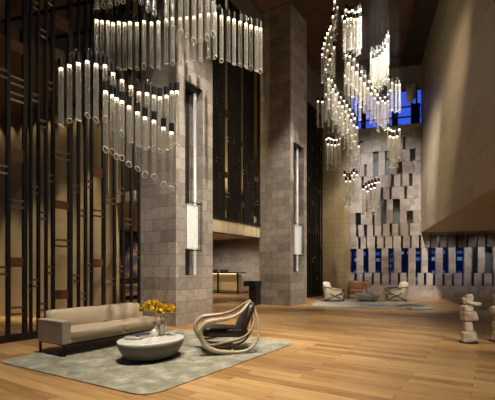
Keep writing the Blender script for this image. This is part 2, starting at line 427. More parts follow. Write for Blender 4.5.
mixed = {6: [(355.6,361),(372.4,374.4),(407,413)], 7: [(366,368)], (6,7): [(381,386.4),(393,400)], 10: [(364.4,366.6),(397,402.4)], 11: [(410,415.6)], (10,11): [(373,378.4),(385,390)]}
open_ = []                                          # (u0,u1,k0,k1)
for k, v in rows.items(): open_ += [(wall_u(a), wall_u(b), k, k) for a, b in v]
for k0, k1, v in tall: open_ += [(wall_u(a), wall_u(b), k0, k1) for a, b in v]
for k, v in mixed.items():
    k0, k1 = (k, k) if isinstance(k, int) else k
    open_ += [(wall_u(a), wall_u(b), k0, k1) for a, b in v]
U0, U1 = wall_u(347.6), 7.0
mb = MB(); rnd = random.Random(3)
for k in range(14):
    ops = sorted([(a, b) for a, b, k0, k1 in open_ if k0 <= k <= k1])
    if k == 3:
        pass
    u = U0; spans = []
    for a, b in ops:
        if a > u+.02: spans.append((u, a))
        u = max(u, b)
    spans.append((u, U1))
    for a, b in spans:
        if k >= 4 and a > BU+.3: continue
        L_ = b-a; n = max(1, round(L_/.5)) if L_ > .62 else 1
        cuts = [a]+[a+L_*(i+rnd.uniform(-.12,.12))/n for i in range(1, n)]+[b]
        for i in range(n):
            g = .006
            uo = (rnd.uniform(0,40), rnd.uniform(0,40)); dp = rnd.uniform(0,.018)
            mb.box(cuts[i]+g, cuts[i+1]-g, dp, .22, k*RH+g, (k+1)*RH-g, uvo=uo)
struct(mb.build('wall_far', M['facade'], None, WO, R1))
mb = MB()
# a grout core behind the stone skin so joints read dark
for k in range(14):
    ops = sorted([(a, b) for a, b, k0, k1 in open_ if k0 <= k <= k1]); u = U0
    for a, b in ops+[(U1, U1)]:
        if a > u+.02: mb.box(u+.012, a-.012, .05, .21, k*RH, (k+1)*RH)
        u = max(u, b)
struct(mb.build('wall_far_core', plain('grout', (.10,.08,.07), .8), None, WO, R1))
for i, (a, b, k0, k1) in enumerate(open_):
    mb = MB(); mb.box(a-.02, b+.02, .17, .185, k0*RH, (k1+1)*RH)
    struct(mb.build('window_%d' % (i+1), M['pane'], None, WO, R1))
nw = len(open_)
# dark service core behind the upper slots and beyond the last ground-level windows
M['core'] = plain('dark_lining', (.26,.27,.25), .55)
wbF('wall_service', M['core'], U0-.5, 9, .7, .9, 2.75, 8.42)
wbF('wall_service_low', M['core'], wall_u(469), 9, .7, .9, 0, 2.75)
wbF('ceiling_service', M['core'], U0-.5, 9, .22, .9, 8.44, 8.50)
wbF('trim_5', M['core'], U0-.5, wall_u(469), .23, .7, 2.72, 2.78)
# clerestory: header, frames, panes
wbF('wall_header', M['plaster'], U0-1.6, 9, 0, .3, 10.25, CZ)
mb = MB()
cl = [U0-.6, wall_u(357.5), wall_u(365), wall_u(380), wall_u(393), wall_u(397.5), wall_u(412), wall_u(417), BU+.6]
for u in cl: mb.box(u-.035, u+.035, .1, .24, 8.5, 10.25)
for z in (8.5, 8.9, 9.4, 10.2): mb.box(U0-.6, BU+.6, .12, .22, z, z+.04)
struct(mb.build('window_%d' % (nw+1), M['matte_black'], None, WO, R1))
mb = MB(); mb.box(wall_u(361), wall_u(366), .3, .6, 8.5, 10.25); mb.box(wall_u(393), wall_u(397), .3, .6, 8.5, 9.2); mb.box(wall_u(413), wall_u(421), .3, .6, 8.5, 9.6)
struct(mb.build('trim_6', M['matte_black'], None, WO, R1))
mb = MB(); mb.box(U0-.6, BU+.6, .165, .175, 8.5, 10.25)
struct(mb.build('window_%d' % (nw+2), M['pane'], None, WO, R1))

# ------------------------------------------------------------------ columns with niches
def column(name, C, wx, dy, n0, n1, zb, zt):
    mb = MB(); nd = .36
    mb.box(-wx, -nd, 0, dy, 0, CZ); mb.box(-nd, 0, 0, n0, 0, CZ); mb.box(-nd, 0, n1, dy, 0, CZ)
    mb.box(-nd, 0, n0, n1, 0, zb); mb.box(-nd, 0, n0, n1, zt, CZ)
    o = struct(mb.build(name, M['column'], None, C, R2, weld=False))
    return o
C1 = Vector((-1.741, 9.447, 0)); C2 = Vector((1.627, 14.68, 0))
column('column_near', C1, 1.263, 1.44, .33, 1.02, 1.22, 6.15)
column('column_far', C2, 1.375, 1.48, .26, 1.18, 1.28, 6.3)
M['lantern'] = None
def lantern_mat():
    m, nt, b = new_mat('lantern_glass'); L = nt.links.new
    tc = nt.nodes.new('ShaderNodeTexCoord'); vo = nt.nodes.new('ShaderNodeTexVoronoi'); vo.inputs['Scale'].default_value = 26; L(tc.outputs['Object'], vo.inputs['Vector'])
    r = ramp(nt, [(.0, (.42,.41,.37)), (.55, (.85,.86,.83))]); L(vo.outputs['Distance'], r.inputs[0])
    L(r.outputs[0], b.inputs['Base Color']); L(r.outputs[0], b.inputs['Emission Color']); b.inputs['Emission Strength'].default_value = .28; b.inputs['Roughness'].default_value = .3
    return m
M['lantern'] = lantern_mat()
M['ledtube'] = glow('led_tube', (1,.97,.93), .34)
M['niche'] = plain('niche_bronze', (.05,.045,.04), .35, metal=.7)
def lantern(C, n0, n1, zb, zt, label):
    r = thing('niche_light', label, 'lamp', C + d2*((n0+n1)/2) + Vector((0,0,zb)), R2, 'lanterns in the column niches')
    w = (n1-n0); h = zt-zb
    mb = MB(); mb.box(-.355, -.33, -w/2+.01, w/2-.16, .02, h-.02); mb.build('back_plate', M['niche'], r)
    mb = MB(); mb.lathe([(.0,.03),(.036,.03),(.036,h-.12),(0,h-.12)], 16, (-.16, .21, 0)); mb.build('light_tube', M['ledtube'], r)
    mb = MB(); mb.box(-.28, -.05, -w/2+.03, .29, h-.12, h-.02); mb.build('top_bracket', M['black'], r)
    mb = MB(); z0, z1 = .70, 1.84
    mb.box(-.22, -.02, -w/2+.04, -.05, z0, z1); mb.box(-.22, -.02, -.01, w/2-.17, z0, z1); mb.build('glass_block', M['lantern'], r, bevel=.012)
    mb = MB(); y0, y1 = -w/2+.015, w/2-.1
    for z in (z0-.04, z1+.04):
        for a, b in (((-.25,y0,z),(.02,y0,z)),((.02,y0,z),(.02,y1,z)),((.02,y1,z),(-.25,y1,z)),((-.25,y1,z),(-.25,y0,z))): mb.bar(a, b, .022)
    for x, y in ((.02,y0),(.02,y1),(-.25,y0),(-.25,y1)): mb.bar((x,y,z0-.08),(x,y,z1+.1), .018)
    mb.build('cage', M['niche'], r)
    return r
lantern(C1, .33, 1.02, 1.22, 6.15, 'tall niche light with frosted glass lantern in the near stone column')
lantern(C2, .26, 1.18, 1.28, 6.3, 'tall niche light with frosted glass lantern in the far stone column')

# ------------------------------------------------------------------ slatted screens
def screen(label, posts, zb, zt, gaps_panels, brk, rail, seed, s0, s1):
    r = thing('slatted_screen', label, 'screen', A(0, s0, zb), R2)
    L_ = s1-s0; h = zt-zb
    for s, wd in posts:
        mb = MB(); mb.box(-.03, .03, s-s0-wd/2, s-s0+wd/2, 0 if not rail else rail, h); mb.build('post', M['bronze'], r, bevel=.004, seg=1)
    if rail:
        mb = MB(); mb.box(-.05, .05, 0, L_, 0, rail); mb.build('base_rail', M['bronze'], r)
    for a, b, z0, z1 in gaps_panels:
        mb = MB(); mb.box(-.03, .025, a-s0, b-s0, z0-zb, z1-zb); mb.build('timber_panel', M['panel'], r)
    for a, b, z in brk:
        for dz in (0, .13):
            mb = MB(); mb.box(-.02, .035, a-s0, b-s0, z-zb+dz, z-zb+dz+.035); mb.build('bracket_bar', M['steel'], r)
    return r
pp = [-26, -14, -3, 8, 24.7, 30.8, 38.3, 46, 53, 70, 78.5, 85.5, 91.5, 103.6, 114.6, 123, 131.3, 139]
posts = [(scr_s(p), wd) for p, wd in zip(pp, [.09,.07,.07,.075,.085,.05,.06,.055,.07,.10,.06,.065,.065,.09,.07,.075,.06,.06])]
def zat(px, py):                                    # height on the screen plane under a pixel
    s = scr_s(px); Y = SO.y+d2.y*s; return CH+(HY-py)/F*Y
def gap(i, j=None): j = i+1 if j is None else j; return posts[i][0]+posts[i][1]/2, posts[j][0]-posts[j][1]/2
pan = []; brk = []
def addp(i, px, y0, y1): a, b = gap(i); pan.append((a, b, zat(px, y1), zat(px, y0)))
def addb(i, px, y): a, b = gap(i); brk.append((a-.01, b+.01, zat(px, y)))
g824 = 3
for y0, y1 in ((41,52), (149,161), (257.5,267)): addp(3, 16, y0, y1)
for y in (86, 102, 208, 315): addb(3, 16, y)
for y0, y1 in ((201,209), (290,299)): addp(8, 61, y0, y1)
for y0, y1 in ((17,30), (118,125)): addp(8, 61, y0, y1)
for y in (159, 247): addb(8, 61, y)
for y0, y1 in ((168,177), (259,267)): addp(12, 97, y0, y1)
for y in (217,): addb(12, 97, y)
for i, px, ys in ((2,3,(78,174,275)), (4,27,(290,)), (5,34.5,(10,102,194,287)), (6,42,(38,128,220,311)), (7,49.5,(6,90,182,274)), (9,74,(192,282)), (10,82,(217,300)), (11,88.5,(188,272)),
                 (13,109,(204,285)), (14,119,(194,272)), (15,127,(225,)), (16,135,(258,))):
    for y in ys: addb(i, px, y)
screen('long slatted bronze screen with walnut panels behind the beige leather sofa', posts, 0, CZ-.02, pan, brk, .14, 1, scr_s(-40), -.01)
pp2 = [214.3, 217.6, 220.6, 223.2, 229.5, 232, 234.6, 237.2, 239.8, 244.6, 247, 249.6, 252.4, 258.6]
posts = [(scr_s(p), .15) for p in pp2]
pan = []; brk = []
for i, px, ys in ((3,226,((172,177.5),(110,118))), (8,242,((142,147),(202,207))), (12,256,((177,181),))):
    for y0, y1 in ys: addp(i, px, y0, y1)
for i, px, ys in ((0,216,(162,104)), (1,219,(178,120)), (2,222,(155,98)), (3,226,(141,197)), (4,230.7,(95,)), (5,233.3,(144,)), (6,236,(178,)), (7,238.5,(161,216)), (8,242,(174,)), (9,246,(172,)), (10,248.3,(187,)), (11,251,(165,218)), (12,256,(154,205))):
    for y in ys: addb(i, px, y)
screen('slatted bronze screen hung high between the two stone columns', posts, 3.06, 10.7, pan, brk, .08, 2, scr_s(213), scr_s(259.8))
pp3 = [307.5, 309.5, 311.2, 313.2, 315.2, 317.4, 319.6, 322, 324.2, 325.8]
posts = [(scr_s(p), .10) for p in pp3]; pan = []; brk = []
for i, px, ys in ((0,308.5,(180,232)), (2,312.2,(150,205,262)), (4,316.3,(172,228,280)), (6,320.8,(150,194,248)), (8,325,(180,215,262))):
    for y in ys: addb(i, px, y)
for i, px, y0, y1 in ((3,314.2,255,258.5), (5,318.5,190,194), (7,323,236,239.5)): addp(i, px, y0, y1)
screen('dark slatted bronze screen between the far stone column and limestone wall', posts, 0, 9.55, pan, brk, .12, 3, scr_s(307), 12.3)
# dark lining close behind the far screen
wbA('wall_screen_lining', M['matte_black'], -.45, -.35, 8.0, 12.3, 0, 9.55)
# lit fascia below the hung screen
M['fascia'] = plain('backlit_fascia', (.62,.53,.36), .5)
r = thing('fascia_panels', 'row of lit cream fascia panels under the hung slatted screen', 'fascia', A(0, scr_s(212.5), 2.6), R2)
sL = scr_s(260)-scr_s(212.5); edges = [scr_s(p)-scr_s(212.5) for p in (212.5,222.3,228.3,236.6,243.6,251.4,256.6,260)]
for a, b in zip(edges[:-1], edges[1:]):
    mb = MB(); mb.box(-.04, .0, a+.012, b-.012, .03, .45); mb.build('panel', M['fascia'], r)
mb = MB(); mb.box(-.12, -.05, 0, sL, 0, .45); mb.box(-.05, .02, 0, sL, 0, .03); mb.build('backing', M['bronze'], r)

# ------------------------------------------------------------------ recess furniture
# reception desk
D0 = floor_at(238.3, 294.3); v = D0-SO; dx, dy = v.dot(e2), v.dot(d2)
r = thing('reception_desk', 'black framed reception counter with glowing tan front in the recess', 'desk', A(dx-1.6, dy, .0125), R2)
mb = MB(); mb.box(-1.7, 1.62, -.05, .75, 1.14, 1.2); mb.build('counter_top', M['black'], r)
for x in (-1.55, .48-.3, 1.56):
    mb = MB(); mb.box(x-.035, x+.035, -.03, .04, .0, 1.14); mb.build('leg', M['black'], r)
mb = MB(); mb.box(-1.55, 1.5, .0, .05, .12, .17); mb.build('foot_rail', M['black'], r)
mb = MB(); mb.box(-1.6, 1.45, .12, .6, .08, 1.05); mb.build('front_panel', plain('desk_front', (.5,.39,.2), .5, noise=.08), r)
mb = MB(); mb.box(-1.5, 1.4, .06, .09, 1.1, 1.13); mb.build('light_strip', glow('desk_strip', (1,.76,.40), 2.5), r)
for k, (x, lab) in enumerate(((-.62,'low black screen on the reception counter beside the near column edge'), (.12,'low black screen on the reception counter at the open side'))):
    t = thing('desk_screen', lab, 'monitor', A(dx-1.6+x+.35, dy+.2, 1.2), R2, 'screens on the reception counter')
    mb = MB(); mb.box(-.3, .3, 0, .02, .02, .17); mb.build('panel', M['matte_black'], t)
    mb = MB(); mb.box(-.18, .18, -.06, .1, 0, .02); mb.build('stand', M['matte_black'], t)
# host stand
t = thing('host_stand', 'black host stand with overhanging top beside the far column', 'stand', A(-.22, 5.84, 0), R2)
mb = MB(); mb.box(-.34, .22, -.16, .3, .72, .93); mb.build('top', M['matte_black'], t, bevel=.008)
mb = MB(); mb.box(-.12, .2, -.1, .26, 0, .72); mb.build('pedestal', M['matte_black'], t)
# carpet runner
mb = MB(); mb.box(-.6, 3.0, -.5, 1.6, 0, .012)
tag(mb.build('carpet', plain('rust_carpet', (.20,.085,.045), .9, noise=.3, nscale=6), None, A(dx-1.4, dy-.5, .0), R2), 'rust brown carpet under the reception counter', 'carpet')
# picture and white console seen through the screen's last bays
t = thing('painting', 'dark blue and rust abstract painting seen through the screen', 'painting', A(-6.6, 6.6, .95), R2)
def paint():
    m, nt, b = new_mat('painting_canvas'); L = nt.links.new
    tc = nt.nodes.new('ShaderNodeTexCoord'); n = nt.nodes.new('ShaderNodeTexNoise'); n.inputs['Scale'].default_value = 1.3; n.inputs['Detail'].default_value = 5; n.inputs['Distortion'].default_value = 1
    L(tc.outputs['Object'], n.inputs['Vector']); r_ = ramp(nt, [(.35,(.02,.03,.07)),(.5,(.10,.11,.17)),(.58,(.32,.15,.07)),(.7,(.5,.42,.36))]); L(n.outputs['Fac'], r_.inputs[0]); L(r_.outputs[0], b.inputs['Base Color']); return m
mb = MB(); mb.box(0, .04, -2.4, 2.4, 0, 2.1); mb.build('canvas', paint(), t)
mb = MB()
for z in (-.05, 2.1): mb.box(-.01, .06, -2.45, 2.45, z, z+.05)
for y in (-2.45, 2.4): mb.box(-.01, .06, y, y+.05, 0, 2.1)
mb.build('frame', M['black'], t)
wbA('wall_picture', M['brown'], -6.9, -6.61, 3.4, 10.2, 0, 3.2)
t = thing('console_table', 'low white console below the abstract painting', 'console', A(-6.3, 6.6, 0), R2)
mb = MB(); mb.box(-.25, .2, -2.2, 2.2, .62, .7); mb.build('top', M['white'], t)
for y in (-2.1, 2.1):
    mb = MB(); mb.box(-.22, .17, y-.04, y+.04, 0, .62); mb.build('leg', M['white'], t)
mb = MB(); mb.box(-.2, .15, -2.0, 2.0, .2, .62); mb.build('cabinet', M['white'], t)

# ------------------------------------------------------------------ chandeliers: hanging glass tubes
TL, TR = 1.05, .046
def tube_mesh(az, tilt, seg=14):
    mb = MB(); n = seg
    top = [Vector((TR*math.cos(2*PI*i/n), TR*math.sin(2*PI*i/n), TL)) for i in range(n)]
    ca, sa = math.cos(az), math.sin(az)
    bot = [Vector((p.x, p.y, (p.x*ca+p.y*sa)*tilt + TR*tilt)) for p in top]
    for i in range(n):
        j = (i+1) % n
        mb.v += [tuple(bot[i]), tuple(bot[j]), tuple(top[j]), tuple(top[i])]; k = len(mb.v)
        mb.f.append((k-4,k-3,k-2,k-1)); mb.uv.append([(0,0),(1,0),(1,1),(0,1)]); mb.m.append(0); mb.sm.append(True)
    mb.tube(bot, .0085, 5, closed=True, m=1)
    me = mb.mesh('glass_tube', [M['tube'], M['rim']])
    bm = bmesh.new(); bm.from_mesh(me); bmesh.ops.remove_doubles(bm, verts=bm.verts, dist=1e-5); bm.to_mesh(me); bm.free()
    return me
tubes = [tube_mesh(2*PI*i/10, t) for i, t in zip(range(10), (.3,.8,.5,1.0,.25,.7,.9,.4,.6,.55))]
tubes_cut = [tube_mesh(-PI/2+a, t) for a, t in ((-.5,.8),(-.2,.95),(.1,.85),(.4,1.0),(.7,.9))]
mb = MB(); mb.lathe([(0,TL-.005),(.049,TL-.005),(.049,TL+.15),(0,TL+.15)], 14, smooth=False); cap_me = mb.mesh('cap', M['black'])
mb = MB(); mb.lathe([(0,TL-.03),(.030,TL-.025),(.032,TL-.006),(0,TL-.006)], 12); lamp_me = mb.mesh('lamp', M['led'])
mb = MB(); mb.lathe([(.001,0),(.001,1)], 4); wire_me = mb.mesh('suspension_wire', M['black'])
mb = MB(); mb.tube(spline([(0,0,TL+.15),(.01,.0,TL+.20),(.03,0,TL+.235),(.06,0,TL+.225),(.068,0,TL+.18),(.06,0,TL+.12)], 3), .0045, 5); loop_me = mb.mesh('cable_loop', M['wire'])
ORD = 'first second third fourth fifth sixth seventh eighth ninth tenth eleventh twelfth thirteenth fourteenth fifteenth sixteenth seventeenth eighteenth nineteenth twentieth'.split()
ORD += ['twenty-'+o for o in ORD[:9]]
npend = 0; hung = []
def pendant(lamp_pos, label, group, cut=False):
    """lamp_pos: where the lit top of the glass hangs."""
    global npend
    npend += 1
    # keep neighbours apart: step along the depth until the tube hangs free
    lp = Vector(lamp_pos); eye = Vector((0,0,CH))
    for st in [0]+[k*.07*sg for k in range(1, 24) for sg in (1,-1)]:
        q = eye+(lp-eye)*(1+st/lp.y)
        if all(abs(q.x-o.x) > .128 or abs(q.y-o.y) > .128 for o in hung): break
    hung.append(q); loc = q - Vector((0,0,TL))
    r = thing('glass_tube_pendant', label, 'pendant light', loc, 0 if cut else random.uniform(0, 2*PI), group)
    def part(name, me):
        o = bpy.data.objects.new(name, me); COL.objects.link(o); o.parent = r; return o
    part('glass_tube', random.choice(tubes_cut if cut else tubes)); part('cap', cap_me); part('lamp', lamp_me)
    if random.random() < .75: part('cable_loop', loop_me)
    wv = part('suspension_wire', wire_me); wv.location.z = TL+.15; wv.scale.z = CZ - loc.z - TL - .15
    return r
def prow(pts, Ys, where, group, cut=False):
    """pts: pixels of the lit tops; Ys: depth along the row (one value or first/last)."""
    n = len(pts)
    for i, (x, y) in enumerate(pts):
        Y = Ys if not isinstance(Ys, tuple) else Ys[0]+(Ys[1]-Ys[0])*i/max(1, n-1)
        pendant(at(x, y+1, Y+(.09 if i % 2 else -.09)), '%s glass tube from the left, %s' % (ORD[i], where), group, cut)
near = 'glass tubes of the chandelier over the beige sofa'
far = 'glass tubes of the chandelier over the far seating'
prow([(61,67),(69.5,64),(78.5,62),(87.5,60),(96,63),(105,64),(113,72),(122,79),(131,85),(139,91),(147,92),(154,94.5),(160,96),(166.5,94.5),(172,90.5),(177,90)], (7.0,7.4), 'lower back row of near chandelier', near)
prow([(105.6,90),(112.5,94),(116.5,97),(122,100),(129,105),(137.5,111),(145,116),(154,119.5),(163.5,126.5),(171.5,131)], (6.75,6.9), 'lowest front row of near chandelier', near, True)
prow([(96.5,19),(102,20),(108,20.5),(113,22),(119,21),(124.5,22),(130,21),(137,22),(144,20),(151.5,21.5),(158.5,20.5),(166,18),(172.5,17),(180,17),(187,16),(194,15.5),(200.5,13.5),(208.5,12.5),(215,12)],
     (8.45,9.0), 'upper band of near chandelier over the column', near)
prow([(221.5,15),(228.5,16.5),(234,18.5),(240,20.5),(246,22.5),(251,24.5),(256.5,26),(260.5,27.5)], (9.0,9.1), 'upper band of near chandelier before the hung screen', near)
prow([(97,-42),(103,-44),(110,-46),(117,-47),(123,-50),(129,-53)], (8.0,8.0), 'half hidden top row of near chandelier', near)
# topmost front row: only its cut ends show inside the frame
ends = [(133,-3),(141,3),(148,9.5),(154,15),(166.5,25),(172.5,32),(180.5,32.5),(186.5,38),(194,41),(200.5,42),(207,38.5),(213,36)]
prow([(x, y-F*TL/7.5) for x, y in ends], 7.5, 'topmost front row of near chandelier', near, True)

fr = 'of far chandelier'
prow([(336,-14),(335.4,-7),(334.6,0),(334,7),(333,15)], (14.4,14.2), 'tall descending strand '+fr, far)
prow([(331,25),(329.5,28),(327.5,32),(325.5,36.5),(324.3,42),(323,47),(322.3,53)], (14.2,13.8), 'curved tail below the tall strand '+fr, far)
prow([(343,15),(345.3,14.5),(346,8.5),(349,10.5),(352.4,9),(355,11),(358,10),(360.3,8)], 13.3, 'high cluster '+fr, far)
prow([(344,28),(347.5,25),(350.5,24),(354,24.5),(357,26),(359.5,24)], 13.9, 'inner layer of high cluster '+fr, far)
prow([(346,54),(350,55),(354,57.5),(357.5,63.5),(361.5,70),(365,74.5),(369,79.5),(372.3,85),(375,89),(377.5,93),(380,96.5),(382.6,99.5),(385.2,101.5),(388,99.5)], (13.4,14.6), 'long diagonal row '+fr, far)
prow([(345,74),(348.5,78),(352,83),(356,88),(360,93)], (14.8,15.2), 'short strand behind the diagonal '+fr, far)
prow([(371.4,51.5),(374,53),(377,49.5),(380,49),(383,46),(385,42),(386.4,38.5),(388.2,34.5)], (13.6,13.8), 'upper rising fan '+fr, far)
prow([(375,66),(378.5,64),(382,61),(385,57),(387.5,54),(388.5,78)], 14.6, 'inner layer of rising fan '+fr, far)
prow([(392.2,81.5),(396.2,83.5),(399.6,83.2)], 14.5, 'trio before the clerestory '+fr, far)
prow([(328.5,77.5),(331.5,79),(334.5,84),(337.3,91.5),(340.5,96),(344,99.5),(346.8,104),(349.8,108),(352.5,112.5),(354.8,117),(357,126),(358.7,145)], (13.6,15), 'lower diagonal row '+fr, far)
prow([(326,93),(329,98),(333,104),(336.5,110),(340,116),(344,122),(348,128),(352,134),(355,140)], (14.6,15.4), 'second lower diagonal row '+fr, far)
prow([(318,100),(322.5,100.5)], 15.5, 'pair before the dark screen '+fr, far)
prow([(326.5,138),(328.7,136.5),(331,137.5),(333.5,138.5),(336.5,138.5),(340,137)], 16.2, 'low cluster beside limestone wall '+fr, far)
prow([(344.5,173.5),(346.5,176),(349.5,176.2),(352,174),(354,171.5),(357,173.5)], 16.0, 'low ring before the facade '+fr, far)
prow([(363.2,188),(366,185.5),(369,183.5),(372,182.5),(375.5,181.5),(378.5,181)], (15.2,16.2), 'lowest arc '+fr, far)
prow([(388.5,127),(391.2,129),(394,129.5),(396.4,131.5),(399.2,128)], 13.6, 'small cluster by the windows '+fr, far)
# further layers that fill the far chandelier out
prow([(337.2,6),(336,13),(335,20),(333.5,28),(331.5,36),(329.5,43),(327.5,49),(326,56)], (14.9,14.5), 'layer behind the tall strand '+fr, far)
prow([(334,46),(332,52),(330,58),(328,63),(325.5,68)], (14.0,14.3), 'low end of the tall strand '+fr, far)
prow([(344.5,20),(347.8,17.5),(351,17),(354.2,18),(357.4,17.5),(360.6,16)], 12.8, 'front layer of high cluster '+fr, far)
prow([(348.5,62),(352.5,66),(356.5,71),(360.5,77),(364.2,82),(367.8,87),(371.2,92),(374.6,97),(378,101)], (13.0,14.0), 'front layer of the diagonal '+fr, far)
prow([(373,58),(376.4,57),(379.6,54.5),(382.4,52),(385,48),(387.6,43)], 13.1, 'front layer of rising fan '+fr, far)
prow([(333,88),(336,93),(339.2,101),(342.4,105),(345.4,110),(348.2,114),(351,119),(353.6,124),(355.6,133)], (13.1,14.4), 'front layer of the lower diagonal '+fr, far)
prow([(328.5,84),(331.5,91),(334.8,98),(338,105),(341.5,112),(345,118),(349,124)], (15.0,15.8), 'third lower diagonal row '+fr, far)
prow([(328,143),(331.8,143.5),(335.2,144),(338.6,143)], 15.6, 'front of low cluster beside limestone '+fr, far)
prow([(346,180),(350,180),(354,178)], 15.4, 'inside the low ring before the facade '+fr, far)
prow([(367.5,190),(371,187.5),(374.5,186.5)], 15.2, 'inside the lowest arc '+fr, far)
prow([(390,135),(393.4,136),(397,135)], 13.0, 'front of small cluster by the windows '+fr, far)
prow([(382,98),(385,96),(388,93),(390.2,89)], 15.2, 'short chain rising to the trio '+fr, far)
print('pendants', npend)

# ------------------------------------------------------------------ near rug
def rug(name, label, corners, mat, rad=.28):
    # corners as an ordered loop, rounded
    pts = []; n = len(corners)
    for i in range(n):
        p0, p, p1 = Vector(corners[i-1]), Vector(corners[i]), Vector(corners[(i+1) % n])
        a = (p0-p).normalized(); b = (p1-p).normalized()
        for k in range(9):
            t = k/8
            s, e = p+a*rad, p+b*rad
            pts.append((1-t)**2*s + 2*t*(1-t)*p + t*t*e)
    c = sum((Vector(p) for p in corners), Vector())/n
    mb = MB(); pts = [p-c for p in pts]
    lo = [(p.x,p.y,0) for p in pts]; hi = [(p.x,p.y,.014) for p in pts]
    mb.face(hi); mb.face(lo[::-1])
    for i in range(len(pts)):
        j = (i+1) % len(pts); mb.face([lo[i], lo[j], hi[j], hi[i]])
    o = mb.build(name, mat, None, c, weld=False)
    return tag(o, label, 'rug')
def rug_mat(name, cols, sc=1.0):
    m, nt, b = new_mat(name); L = nt.links.new
    tc = nt.nodes.new('ShaderNodeTexCoord')
    n1 = nt.nodes.new('ShaderNodeTexNoise'); n1.inputs['Scale'].default_value = 2.2*sc; n1.inputs['Detail'].default_value = 8; n1.inputs['Roughness'].default_value = .75; n1.inputs['Distortion'].default_value = .4
    L(tc.outputs['Object'], n1.inputs['Vector'])
    r_ = ramp(nt, [(.3+.4*i/(len(cols)-1), c) for i, c in enumerate(cols)]); L(n1.outputs['Fac'], r_.inputs[0])
    L(r_.outputs[0], b.inputs['Base Color']); b.inputs['Roughness'].default_value = .85
    n2 = nt.nodes.new('ShaderNodeTexNoise'); n2.inputs['Scale'].default_value = 120; L(tc.outputs['Object'], n2.inputs['Vector'])
    bp = nt.nodes.new('ShaderNodeBump'); bp.inputs['Strength'].default_value = .4; bp.inputs['Distance'].default_value = .005; L(n2.outputs['Fac'], bp.inputs['Height']); L(bp.outputs[0], b.inputs['Normal'])
    b.inputs['Sheen Weight'].default_value = .25
    return m
M['rug'] = rug_mat('silver_green_rug', [(.13,.125,.085), (.29,.28,.21), (.60,.595,.52)], 1.5)
M['rug2'] = rug_mat('silver_rug', [(.27,.26,.25), (.37,.36,.345), (.50,.49,.47)])
Lc, Bc, Rc = Vector((-3.80,5.86,0)), Vector((-1.10,4.22,0)), Vector((.93,7.34,0))
rug('rug', 'large mottled silver green rug under the sofa and oval table', [Lc, Bc, Rc, Lc+Rc-Bc], M['rug'])
c0 = floor_at(369, 304)
hw, hd = 2.15, 1.7
rug('rug', 'pale grey rug under the far armchairs', [c0-e1*hw-d1*hd, c0+e1*hw-d1*hd, c0+e1*hw+d1*hd, c0-e1*hw+d1*hd], M['rug2'])

# ------------------------------------------------------------------ sofa
M['leather'] = plain('beige_leather', (.52,.43,.315), .48, noise=.07, nscale=5, bump=.12)
M['shell'] = plain('taupe_shell_leather', (.45,.39,.285), .5, noise=.05, nscale=8)
front = Vector((-2.889, 6.145, 0)); SL = 2.06
r = thing('sofa', 'long beige leather sofa with one arm in front of the slatted screen', 'sofa', front + d2*(SL/2) - e2*.36, R2)
y0 = -SL/2-.04; y1 = SL/2+.12; RZ = .014
mb = MB(); mb.box(-.36, .37, y0, y1, .19+RZ, .255+RZ); mb.build('base', M['shell'], r, bevel=.015)
mb = MB(); mb.box(-.34, .385, y0-.02, y0+.13, .19+RZ, .575); mb.build('armrest', M['shell'], r, bevel=.02, seg=3)
mb = MB(); mb.box(-.40, -.28, y0+.13, y1, .19+RZ, .56); mb.build('back_panel', M['shell'], r, bevel=.02, seg=3)
mid = (y0+.13+y1)/2
for a, b in ((y0+.135, mid-.004), (mid+.004, y1)):
    mb = MB(); cushion(mb, -.28, .40, a, b, .255+RZ, .405, puff=.022, zp=.7); mb.build('seat_cushion', M['leather'], r)
for a, b in ((y0+.14, mid+.0), (mid+.01, y1-.16)):
    mb = MB(); cushion(mb, -.31, -.12, a, b, .395, .695, puff=.045, zp=.12, lean=lambda q: Vector((q.x-(q.z-.4)*.30, q.y, q.z))); mb.build('back_cushion', M['leather'], r)
for x in (-.34, .36):
    for y in (y0+.03, y1-.06):
        mb = MB(); mb.box(x-.022, x+.022, y-.012, y+.012, RZ, .19+RZ); mb.build('leg', M['black'], r)
mb = MB(); 
for y in (y0+.03, y1-.06): mb.box(-.34, .36, y-.012, y+.012, .17+RZ, .192+RZ)
for x in (-.34, .36): mb.box(x-.015, x+.015, y0+.03, y1-.06, .17+RZ, .192+RZ)
mb.build('leg_frame', M['black'], r)

# ------------------------------------------------------------------ coffee tables
M['marble'] = stone('white_marble', [(.68,.67,.64), (.80,.79,.76), (.86,.85,.83)], bricks=False, vein=(.45,.43,.40), vs=3, rough=.25, veinamt=.35)
M['bowl'] = plain('grey_bowl', (.125,.122,.10), .5, noise=.08, nscale=10)
def bowl_table(label, loc, rz, a, b, h, bowl):
    t = thing('coffee_table', label, 'coffee table', loc, rz, None)
    mb = MB()
    prof = [(0,0),(.52,0),(.60,.012),(.74,.05),(.86,.115),(.95,.20),(.99,.27),(1.0,.31)]
    prof = [(q*1.0, z*h/.34) for q, z in prof]
    mb.lathe([(q, z) for q, z in prof]+[(.97,h*.31/.34),(.0,h*.31/.34)], 48, sx=a, sy=b); mb.build('bowl_base', bowl, t)
    mb = MB(); mb.lathe([(0,h*.30/.34+.005),(.985,h*.30/.34+.005),(1.0,h*.31/.34+.004),(1.0,h-.006),(.985,h),(0,h)], 48, sx=a, sy=b, smooth=False); mb.build('table_top', M['marble'], t)
    return t
tc_ = at(151.6, 338.0, 388*(CH-.315)/69.4); tc_.z = .014
TH = .30
bowl_table('oval bowl coffee table with white marble top on the near rug', tc_, math.radians(57), .565, .44, TH, M['bowl'])
TZ = .014+TH
t2 = floor_at(367.3, 301.2); t2.z = .014
bowl_table('round grey bowl coffee table between the far cream armchairs', t2, 0, .5, .5, .33, plain('pale_bowl', (.52,.51,.50), .5))
TZ2 = .014+.33

